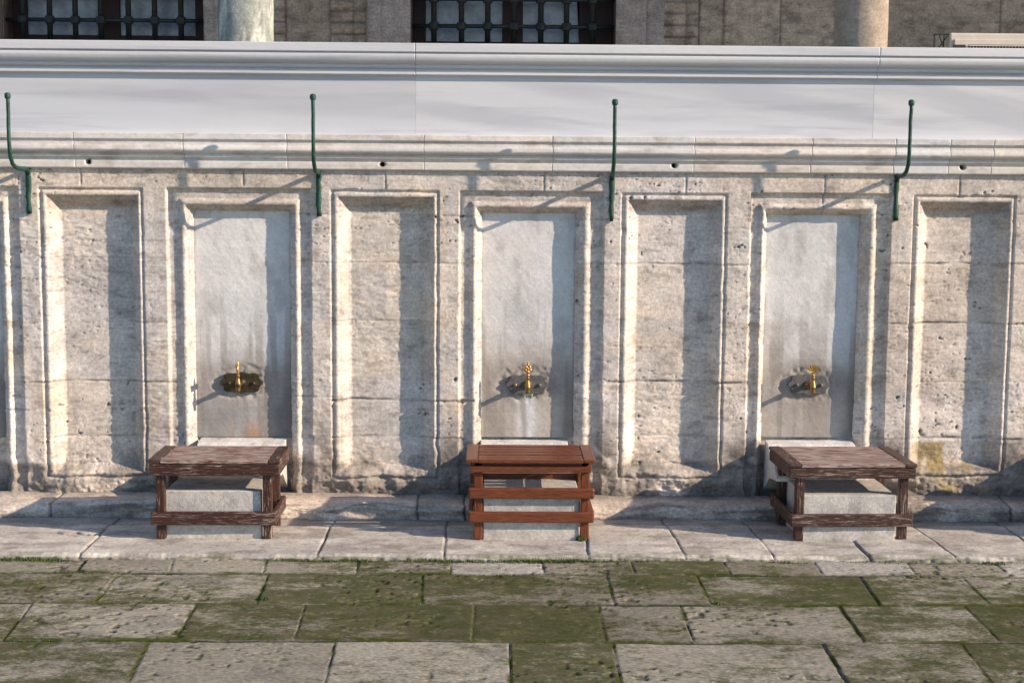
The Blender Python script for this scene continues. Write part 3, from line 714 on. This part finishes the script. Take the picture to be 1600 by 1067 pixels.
# ================================================================== BENCHES
def bench(kind, fx0, fx1, tops, feet, back, label, lx, rails, rail_px, apron):
    """pixel rows of the photograph: tops (top, under edge), feet, back edge, rails, apron"""
    cpx = (fx0 + fx1) / 2
    ins = .018 if kind == 'new' else .004
    YL = G(cpx, feet, 0).y; YF = YL - ins - .021
    ztop = U(cpx, tops, YF).z; YB = G(cpx, back, ztop).y
    x0, x1 = X_(fx0, tops, YF), X_(fx1, tops, YF); wd = x1 - x0; cx = (x0 + x1) / 2
    root = empty('wooden_bench', (cx, (YF + YB) / 2, 0), label, 'bench', 'wooden benches in front of the taps')
    root['YL'] = YL
    hw = wd / 2; y1 = (YB - YF) / 2; y0 = -y1
    rail = [(U(cpx, b, YL).z, U(cpx, a, YL).z) for a, b in rails]
    lx = [X_(p, feet, YL) - cx for p in lx]; rail_px = [X_(p, rails[-1][0], YL) - cx for p in rail_px]
    ap0, ap1 = U(cpx, apron[1], YF).z, U(cpx, apron[0], YF).z
    mt, mo_ = (MW_NEW, MW_NEW) if kind == 'new' else (MW_OLDTOP, MW_OLD)
    bv = .004
    T = .018
    ap1 = min(ap1, ztop - T - .002)
    def P(nm, b, mat, bevel=bv):
        k = 2 if nm == 'leg' else 1 if nm in ('end_board', 'side_rail', 'batten', 'side_apron') else 0
        return b.build(nm, mat[k], root, bevel=bevel)
    # top: end boards, front and back boards, slats
    eb = .058
    for s in (-1, 1):
        xa, xb = (-hw, -hw + eb) if s < 0 else (hw - eb, hw)
        P('end_board', MB().box(xa, xb, y0 + .0, y1, ztop - T, ztop), mo_ if kind != 'new' else mt)
    n = 6 if kind == 'new' else 5
    gap = .026 if kind == 'new' else .005
    pitch = (y1 - y0 + gap) / n
    for k in range(n):
        a = y0 + k * pitch
        P('slat', MB().box(-hw + eb + .002, hw - eb - .002, a, a + pitch - gap, ztop - T - .001, ztop - (.001 if k else 0) - random.uniform(0, .0015)), mt, .003)
    # apron
    for yy in (y0 + ins, y1 - ins - .02):
        P('apron', MB().box(-hw + ins, hw - ins, yy, yy + .02, ap0, ap1), mo_)
    for s in (-1, 1):
        xx = -hw + ins if s < 0 else hw - ins - .02
        P('side_apron', MB().box(xx, xx + .02, y0 + ins + .0205, y1 - ins - .0205, ap0, ap1), mo_)
    if kind == 'new':
        P('gap_filler', MB().box(-hw + .03, hw - .03, y0 + ins + .021, y0 + ins + .045, ap1 - .01, ztop - T - .003), mo_)  # inner board added so the gap under the top stays dark
        for s in (-1, 1): P('batten', MB().box(*( (-hw + .04, -hw + .075) if s < 0 else (hw - .075, hw - .04) ), y0 + .045, y1 - .045, ap1 - .002, ztop - T - .003), mo_)
    # legs
    la, lb = lx; lw = .043
    for xx in (la, lb - lw):
        for yy in (y0 + ins + .021, y1 - ins - .021 - .045):
            z0 = .0 if yy < 0 else -.012
            P('leg', MB().box(xx - cx if False else xx, xx + lw, yy, yy + .045, z0, ztop - T - .001 if kind != 'new' else ap1 + .016), mo_, .005)
    # stretchers
    for (z0, z1) in rail:
        r0, r1 = rail_px
        yf = y0 + ins - .004
        P('rail', MB().box(r0, r1, yf, yf + .0245, z0, z1), mo_, .008 if kind == 'new' else .005)
        P('rail', MB().box(r0, r1, y1 - ins - .02, y1 - ins + .004, z0, z1), mo_)
        if kind != 'new' or z0 < .14:
            P('side_rail', MB().box(r0 - .001, r0 + .0195, yf + .025, y1 - ins - .0205, z0 + .002, z1 - .002), mo_)
            P('side_rail', MB().box(r1 - .0195, r1 + .001, yf + .025, y1 - ins - .0205, z0 + .002, z1 - .002), mo_)
    return root, cx
b1, _ = bench('old', 230, 436, 718.5, 842, 696, 'old wooden bench with flaking dark brown paint below the left tap', (244, 424), [(798, 818.5)], (236, 431), (725, 744))
b2, _ = bench('new', 728, 931, 718, 843, 694, 'smooth varnished red brown bench with slatted top and two front rails below the middle tap', (740, 920), [(761, 778), (798, 815)], (732, 928), (729, 739.5))
b3, _ = bench('old', 1232, 1433, 725, 844, 697, 'worn wooden bench with pale scraped top below the right tap', (1240, 1416), [(802, 821.5)], (1233, 1424), (731.5, 748))
b3.rotation_euler.z = math.radians(1.1); b1.rotation_euler.z = math.radians(.8)
b4 = b3.copy(); C.objects.link(b4); b4.location.x = b3.location.x + (b3.location.x - b2.location.x) * .985; b4['label'] = 'wooden bench just past the right edge of the wall section, seen by its shadow'
for ch in list(b3.children):
    q = ch.copy(); C.objects.link(q); q.parent = b4

# ================================================================== TAPS
def plate_outline():
    pts = []
    N = 72
    for i in range(N):
        t = 2 * math.pi * i / N
        r = 1 + .07 * math.cos(8 * t) - .05 * math.cos(4 * t)
        x = .113 * math.copysign(abs(math.cos(t)) ** 1.15, math.cos(t)) * r
        z = .057 * math.copysign(abs(math.sin(t)) ** .85, math.sin(t)) * r
        pts.append((x, z))
    return pts
def tap(px, py, style, label, matp):
    p = U(px, py, .05)
    t = empty('wall_tap', (p.x, .060, p.z), label, 'tap', 'brass taps on the marble panels')
    MB().prism(plate_outline(), -.010, .012).build('backplate', matp, t, bevel=.002)
    for s in (-1, 1):
        MB().lathe([(.008, .0), (.010, -.004), (.009, -.009), (.004, -.012)], (s * .066, -.009, -.002), 12, 'y').build('screw', MBRASSD if (style == 'leaf' and s < 0) else matp, t, smooth=True)
    L = .105
    # horizontal barrel
    MB().lathe([(.024, -.009), (.024, -.016), (.014, -.022), (.0125, -.042), (.015, -.048), (.015, -.055), (.012, -.060), (.0125, -L + .014), (.016, -L), (.012, -L - .014), (.004, -L - .017)], (0, 0, 0), 18, 'y').build('barrel', MPLATEB if style == 'edge' else MBRASSD, t, smooth=True)
    # vertical turned body and spout, with the nozzle turned down
    MB().lathe([(.006, -.034), (.010, -.035), (.0125, -.03), (.012, -.022), (.0145, -.012), (.0165, 0), (.0150, .012), (.0115, .024), (.009, .036), (.008, .046), (.011, .049), (.011, .053), (.006, .056), (.006, .060)], (0, -L, 0), 18).build('spout', MBRASSD, t, smooth=True)
    if style == 'leaf':
        MB().box(-.022, .022, -L - .010, -L + .010, -.043, -.036).lathe([(.008, -.060), (.009, -.036)], (-.019, -L, 0), 10).lathe([(.008, -.060), (.009, -.036)], (.019, -L, 0), 10).build('nozzle', MVERD, t, bevel=.002)
    hb = .058
    b = MB(); HS = 1.25
    if style == 'edge':
        b.lathe([(.004, 0), (.0065, .004), (.0045, .010), (.0075, .016), (.005, .022), (.0070, .030), (.0045, .036), (.0060, .044), (.0035, .052), (.0015, .062)], (0, -L, hb), 14)
        b.box(-.003, .003, -L - .02, -L + .02, hb + .012, hb + .036)
    elif style == 'leaf':
        b.lathe([(.004, 0), (.009, .003), (.009, .008), (.005, .012)], (0, -L, hb), 12)
        for k, (dx, dz, r) in enumerate([(0, .020, .0095), (-.010, .028, .008), (.010, .028, .008), (-.007, .040, .0075), (.007, .040, .0075), (0, .034, .008), (0, .050, .0065), (0, .059, .0035)]):
            b.lathe([(.001, -r), (r * .75, -r * .7), (r, 0), (r * .75, r * .7), (.001, r)], (dx, -L, hb + dz), 8)
    else:
        b.lathe([(.004, 0), (.008, .004), (.0045, .010), (.005, .018)], (0, -L, hb), 12)
        for k in range(7):
            a = math.radians(-75 + 25 * k); c0 = Vector((0, -L, hb + .016))
            tip = c0 + Vector((math.sin(a) * .030, -.002, math.cos(a) * .034))
            b.tube([c0, c0.lerp(tip, .6), tip], [.0018, .0042, .0050], 8, .6)
    for v in b.b.verts: v.co = Vector((v.co.x * HS, -L + (v.co.y + L) * HS, hb + (v.co.z - hb) * HS))
    b.build('handle', MBRASS if style == 'shell' else MBRASSL, t, smooth=style != 'shell')
    return t
tap(377, 598, 'edge', 'brass tap with an edge-on handle on a dark brown plate above the left bench', MPLATEB)
tap(824, 601, 'leaf', 'brass tap with a leaf finial and grey plate above the varnished bench', MPLATE)
tap(1264, 601, 'shell', 'brass tap with a fan shell handle above the right bench', MPLATE)

# ================================================================== HOOKS
def hook(bpx, by0, by1, tpx, tpy, bend_y, label, side):
    zt0 = U(bpx, by0).z; zb0 = U(bpx, by1).z; x = X_(bpx, by0)
    p = .26
    zt1 = U(tpx, tpy, -p).z; xt = U(tpx, tpy, -p).x; zb = U(tpx, bend_y, -p * .9).z
    e = empty('iron_hook', (x, 0, zt0), label, 'hook', 'green iron hooks rising over the cornice')
    b = MB()
    n = 9; ptz = [zb0 + (zt0 - zb0) * i / (n - 1) for i in range(n)]
    b.tube([(random.gauss(0, .0014), -.008 - .004 * math.sin(i * .9) * .5, z - zt0) for i, z in enumerate(ptz)], [.013 + random.uniform(-.003, .003) for _ in ptz], 8, .55)
    o = b.build('anchor_strap', MGREEN, e, smooth=True)
    pts = [(0, -.006, -.03), (0, -.020, -.006), (0, -.06, -.004), (0, -.12, -.004), (0, -.175, .002), (0, -.22, .018), (0, -.25, .055), (0, -p, .11)]
    k = 8; zr = zt1 - zt0
    for i in range(1, k + 1): pts.append((0, -p - .002 * math.sin(i), .11 + (zr - .11) * i / k))
    P2 = [((xt - x) * ss(0, .2, np.array(-q[1] / p * .2)).item() + 0 + random.gauss(0, .0007), q[1], q[2]) for q in pts]
    rr_ = [.013, .013, .012, .011, .011, .0105, .0105, .010] + [.0095] * k
    MB().tube(P2, rr_, 12).build('rod', MGREEN, e, smooth=True)
    MB().lathe([(.006, -.016), (.014, -.014), (.016, -.004), (.016, .006), (.013, .013), (.005, .016)], (xt - x, -p - .002, zr), 10).build('knob', MGREEN, e, bevel=.002)
hook(44, 263, 334, 12, 150, 225, 'green iron hook at the far left end of the cornice', -1)
hook(498, 268, 338, 489, 152, 225, 'green iron hook between the left bench bay and the middle plain panel', -1)
hook(956, 272, 346, 961, 160, 230, 'green iron hook just right of the middle tap panel', 1)
hook(1401, 274, 345, 1424, 161, 235, 'green iron hook right of the shell handled tap', 1)

# ================================================================== UPPER WALL, WINDOWS
YW = 3.0
mw = empty('mosque_wall', (0, YW, 1.6), 'brown shaded masonry wall with two barred windows behind the parapet', 'building')
def XW(px, Y=YW): return U(px, 40, Y).x
def ZW(py, px=800, Y=YW): return U(px, py, Y).z
win = [(5, 319, 63, 32), (643, 961, 71, 42)]
zb_w = [U(160, 63, YW).z, U(800, 71, YW).z]
x0w, x1w = XW(-300), XW(1900)
xs = np.arange(x0w, x1w, .012); zs = np.arange(1.6, 5.2, .014); wx_, wz_ = np.meshgrid(xs, zs)
hW = (fbm(wx_ * 3, wz_ * 4, 4, 900) - .5) * .01 + (fbm(wx_ * 30, wz_ * 40, 3, 901) - .5) * .004
c = mix((.52, .415, .325), (.40, .315, .245), ss(.35, .7, fbm(wx_ * 1.6, wz_ * 2.5, 4, 902)))
c = mix(c, (.13, .10, .085), ss(.52, .75, fbm(wx_ * 14, wz_ * 24, 4, 903)) * .5)
for a, b in ((573, 643), (961, 1036), (319, 342)):      # pale marble jambs
    m_ = (wx_ > XW(a)) & (wx_ < XW(b)); hW = np.where(m_, hW - .03, hW)
    cc = mix((.48, .42, .38), (.36, .30, .27), fbm((wx_ - wz_) * 6, (wx_ + wz_) * 2, 4, 904)); c = np.where(m_[..., None], cc, c)
    mid = XW(a + (b - a) * (.33 if a == 573 else .66)); g = np.exp(-((wx_ - mid) / .008) ** 2) * m_; hW += g * .014
for a, b in ((427, 446), (517, 572), (1037, 1092)):   # rusticated strips
    m_ = (wx_ > XW(a)) & (wx_ < XW(b)); zz = ((wz_ - ZW(0)) / .0857 * 1.0) % 1.0
    g = np.exp(-(np.minimum(zz, 1 - zz) / .10) ** 2) * m_; hW = np.where(m_, hW - .012, hW) + g * .02
    if b - a > 30: g2 = np.exp(-((wx_ - XW((a + b) / 2 + 8)) / .008) ** 2) * m_; g = np.maximum(g, g2 * .6); hW += g2 * .01
    c = mix(c, (.09, .07, .06), g * .65)
for a in (446, 515, 1092, 1130, 1305, 1220, 1562):
    g = np.exp(-((wx_ - XW(a)) / .007) ** 2); hW += g * .012; c = mix(c, (.10, .08, .065), g * .6)
for a in (1130,):
    m_ = (wx_ > XW(a)) & (wx_ < XW(a + 16)); hW = np.where(m_, hW - .02, hW)
keepm = np.ones((len(zs) - 1, len(xs) - 1), bool)
xc = (xs[:-1] + xs[1:]) / 2; zc_ = (zs[:-1] + zs[1:]) / 2
for (a, b, yb_, yk), zb_ in zip(win, zb_w):
    keepm[np.ix_(zc_ > zb_, (xc > XW(a)) & (xc < XW(b)))] = False
mo2 = grid_obj('masonry', wx_, YW + hW, wz_, m_stone('brown_masonry', .6, .3), mw, c, keep=keepm); relz(mo2, mw)
for k, ((a, b, yb_, yk), zb_) in enumerate(zip(win, zb_w)):
    xa, xb = XW(a), XW(b); zt_ = 5.1; yf = YW + .20
    fr = MB()
    wn = empty('window', (0, 0, 0)); wn.parent = mw; wn.location = -mw.location
    fr.box(xa - .02, xa, YW - .02, YW + .5, zb_ - .02, 5.2).box(xb, xb + .02, YW - .02, YW + .5, zb_ - .02, 5.2).box(xa, xb, YW - .02, YW + .5, zb_ - .04, zb_)
    fr.build('reveal', m_stone('reveal_stone_%d' % k, .4, .2, use_attr=False, col=(.13, .10, .085)) if k == 0 else bpy.data.materials['reveal_stone_0'], wn)
    sx_ = lambda px: U(px, 40, yf).x
    fb = MB()
    if k == 0: P_ = [(42, 153), (187, 305)]; rails_y = 57
    else: P_ = [(665, 785), (817, 905)]; rails_y = 66
    zsil = U(800, rails_y + (0 if k else 4), yf).z
    xe = [xa] + [sx_(q) for pr in P_ for q in pr] + [xb]
    for q in (0, 2, 4):
        fb.box(xe[q], xe[q + 1], yf, yf + .06, zb_, zt_)
    for q in (1, 3): fb.box(xe[q] + .0005, xe[q + 1] - .0005, yf + .003, yf + .055, zb_, zsil)
    fb.build('frame', MFRAME, wn, bevel=.004)
    for q in (1, 3):
        pn = MB()
        if k == 1 and q == 3:
            xq = U(887, 0, yf).x; xr_ = U(905, 66, yf).x
            pn.prism([(xe[q], zsil), (xr_, zsil), (xq - .0, zt_ - .9), (xe[q], zt_ - .9)], yf + .03, yf + .04)
        else: pn.box(xe[q] + .001, xe[q + 1] - .001, yf + .03, yf + .036, zsil, zt_)
        pn.build('pane', MPANE, wn)
    if k == 1: MB().box(xe[3], xe[5] - .001, yf + .065, yf + .10, zsil, zt_).build('curtain', MCURT, wn)
    MB().box(xa, xb, YW + .42, YW + .45, zb_, zt_).build('dark_interior', MCURT, wn)
    # wrought iron grille
    yg = YW + .06
    bars = [36, 78, 118, 158, 201, 242, 283] if k == 0 else [678, 721, 762, 803, 845, 885, 926]
    gb = MB(); pitch_z = .195
    z1_ = U((a + b) / 2, yk, yg).z
    for p in bars:
        x = U(p, 40, yg).x; gb.tube([(x, yg, zb_ - .01), (x, yg, zt_)], .021, 8)
    zks = [z1_ + pitch_z * j for j in range(6)]
    for z in zks: gb.tube([(xa - .01, yg, z), (xb + .01, yg, z)], .015, 8)
    gb.build('grille', MIRON, wn, smooth=True)
    kb = MB()
    for p in bars:
        x = U(p, 40, yg).x
        for z in zks[:3]:
            kb.lathe([(.018, -.034), (.034, -.024), (.041, 0), (.034, .024), (.018, .034)], (x, yg, z), 8)
    kb.build('grille_knots', MIRON, wn)
tag(MB().box(x0w, x1w, .34, 4.0, 1.45, 1.6).build('terrace', MROOF), 'terrace floor behind the parapet', kind='structure')
rf = MB().prism_x([(.80, 5.20), (.80, 5.35), (3.6, 5.6), (3.6, 5.20)], x0w - 2, x1w + 9).build('portico_shade_roof', MROOF); tag(rf, 'unseen portico roof slab added to shade the upper wall from above', 'roof')  # out of view; put in and lengthened to keep sun off the upper wall

def column(px0, px1, label, pale):
    Yc = .95; xa = U(px0, 35, Yc).x; xb = U(px1, 35, Yc).x; r = (xb - xa) / 2; n = 64
    th = np.linspace(0, 2 * np.pi, n + 1); zs = np.linspace(1.6, 5.20, 120); T, ZZ = np.meshgrid(th, zs)
    R = r + (fbm(np.cos(T) * 4 + 5, ZZ * 6 + np.sin(T) * 4, 4, 950) - .5) * .006
    X = (xa + xb) / 2 + R * np.cos(T); Y = Yc + R * np.sin(T)
    nn = fbm(np.cos(T) * 3 + 7, ZZ * 4 + np.sin(T) * 3, 5, 951 + int(px0)); n5 = fbm(np.cos(T) * 9 + 7, ZZ * 12 + np.sin(T) * 9, 5, 961)
    if pale: c = mix((.27, .29, .265), (.52, .53, .48), ss(.38, .62, nn)); c = mix(c, (.16, .17, .16), ss(.56, .72, n5) * .8)
    else: c = mix((.33, .27, .21), (.43, .36, .285), nn); c = mix(c, (.25, .2, .17), ss(.6, .75, n5) * .5)
    cx_ = (xa + xb) / 2
    o = grid_obj('stone_column', X - cx_, Y - Yc, ZZ - 1.6, m_stone('column_stone_%d' % px0, .5, .2), None, c); o.location = (cx_, Yc, 1.6)
    tag(o, label, 'column', 'columns behind the parapet')
column(341, 427, 'mottled grey and white stone column beside the left window', True)
column(1305, 1386, 'smooth beige stone column left of the air conditioner', False)

# air conditioner
YA = 2.1
ax = U(1484, 60, YA).x; az1 = U(1530, 52, YA).z
ac = empty('air_conditioner', (ax, YA, az1 - .55), 'cream outdoor air conditioner unit on the terrace at the right', 'air conditioner')
MB().box(0, .82, 0, .30, 0, .55).build('casing', MAC, ac, bevel=.012)
MB().box(.028, .80, -.012, .0, .02, .508).build('front_panel', MAC, ac, bevel=.006)
lb_ = MB(); lz = .505
MB().box(.125, .79, -.0135, -.011, .05, .472).build('grille_recess', MDARK, ac)
for k in range(22): lb_.box(.125, .79, -.020, -.014, .462 - k * .019, .468 - k * .019)
for k in range(30): lb_.box(.135 + k * .0218, .1365 + k * .0218, -.0195, -.0145, .05, .466)
lb_.build('grille', MAC, ac)
MB().box(.022, .105, -.0145, -.012, .440, .470).build('maker_plate', MDARK, ac)
br = MB(); br.box(-.10, -.092, .02, .03, .30, .545).box(-.10, 0, .02, .03, .535, .545).box(-.035, -.029, .02, .028, .36, .54).tube([(-.066, .025, .54), (-.01, .025, .40)], .004, 6).tube([(-.066, .025, .45), (-.01, .025, .53)], .004, 6)
br.build('bracket', MIRON, ac)
MB().box(.03, .10, .02, .28, -.06, 0).build('foot', MIRON, ac); MB().box(.70, .77, .02, .28, -.06, 0).build('foot', MIRON, ac)
tag(MB().box(ax - .1, ax + 1.0, YA - .05, YA + .4, 1.6, az1 - .61).build('masonry_ledge', MROOF), 'low masonry ledge carrying the air conditioner', 'ledge')
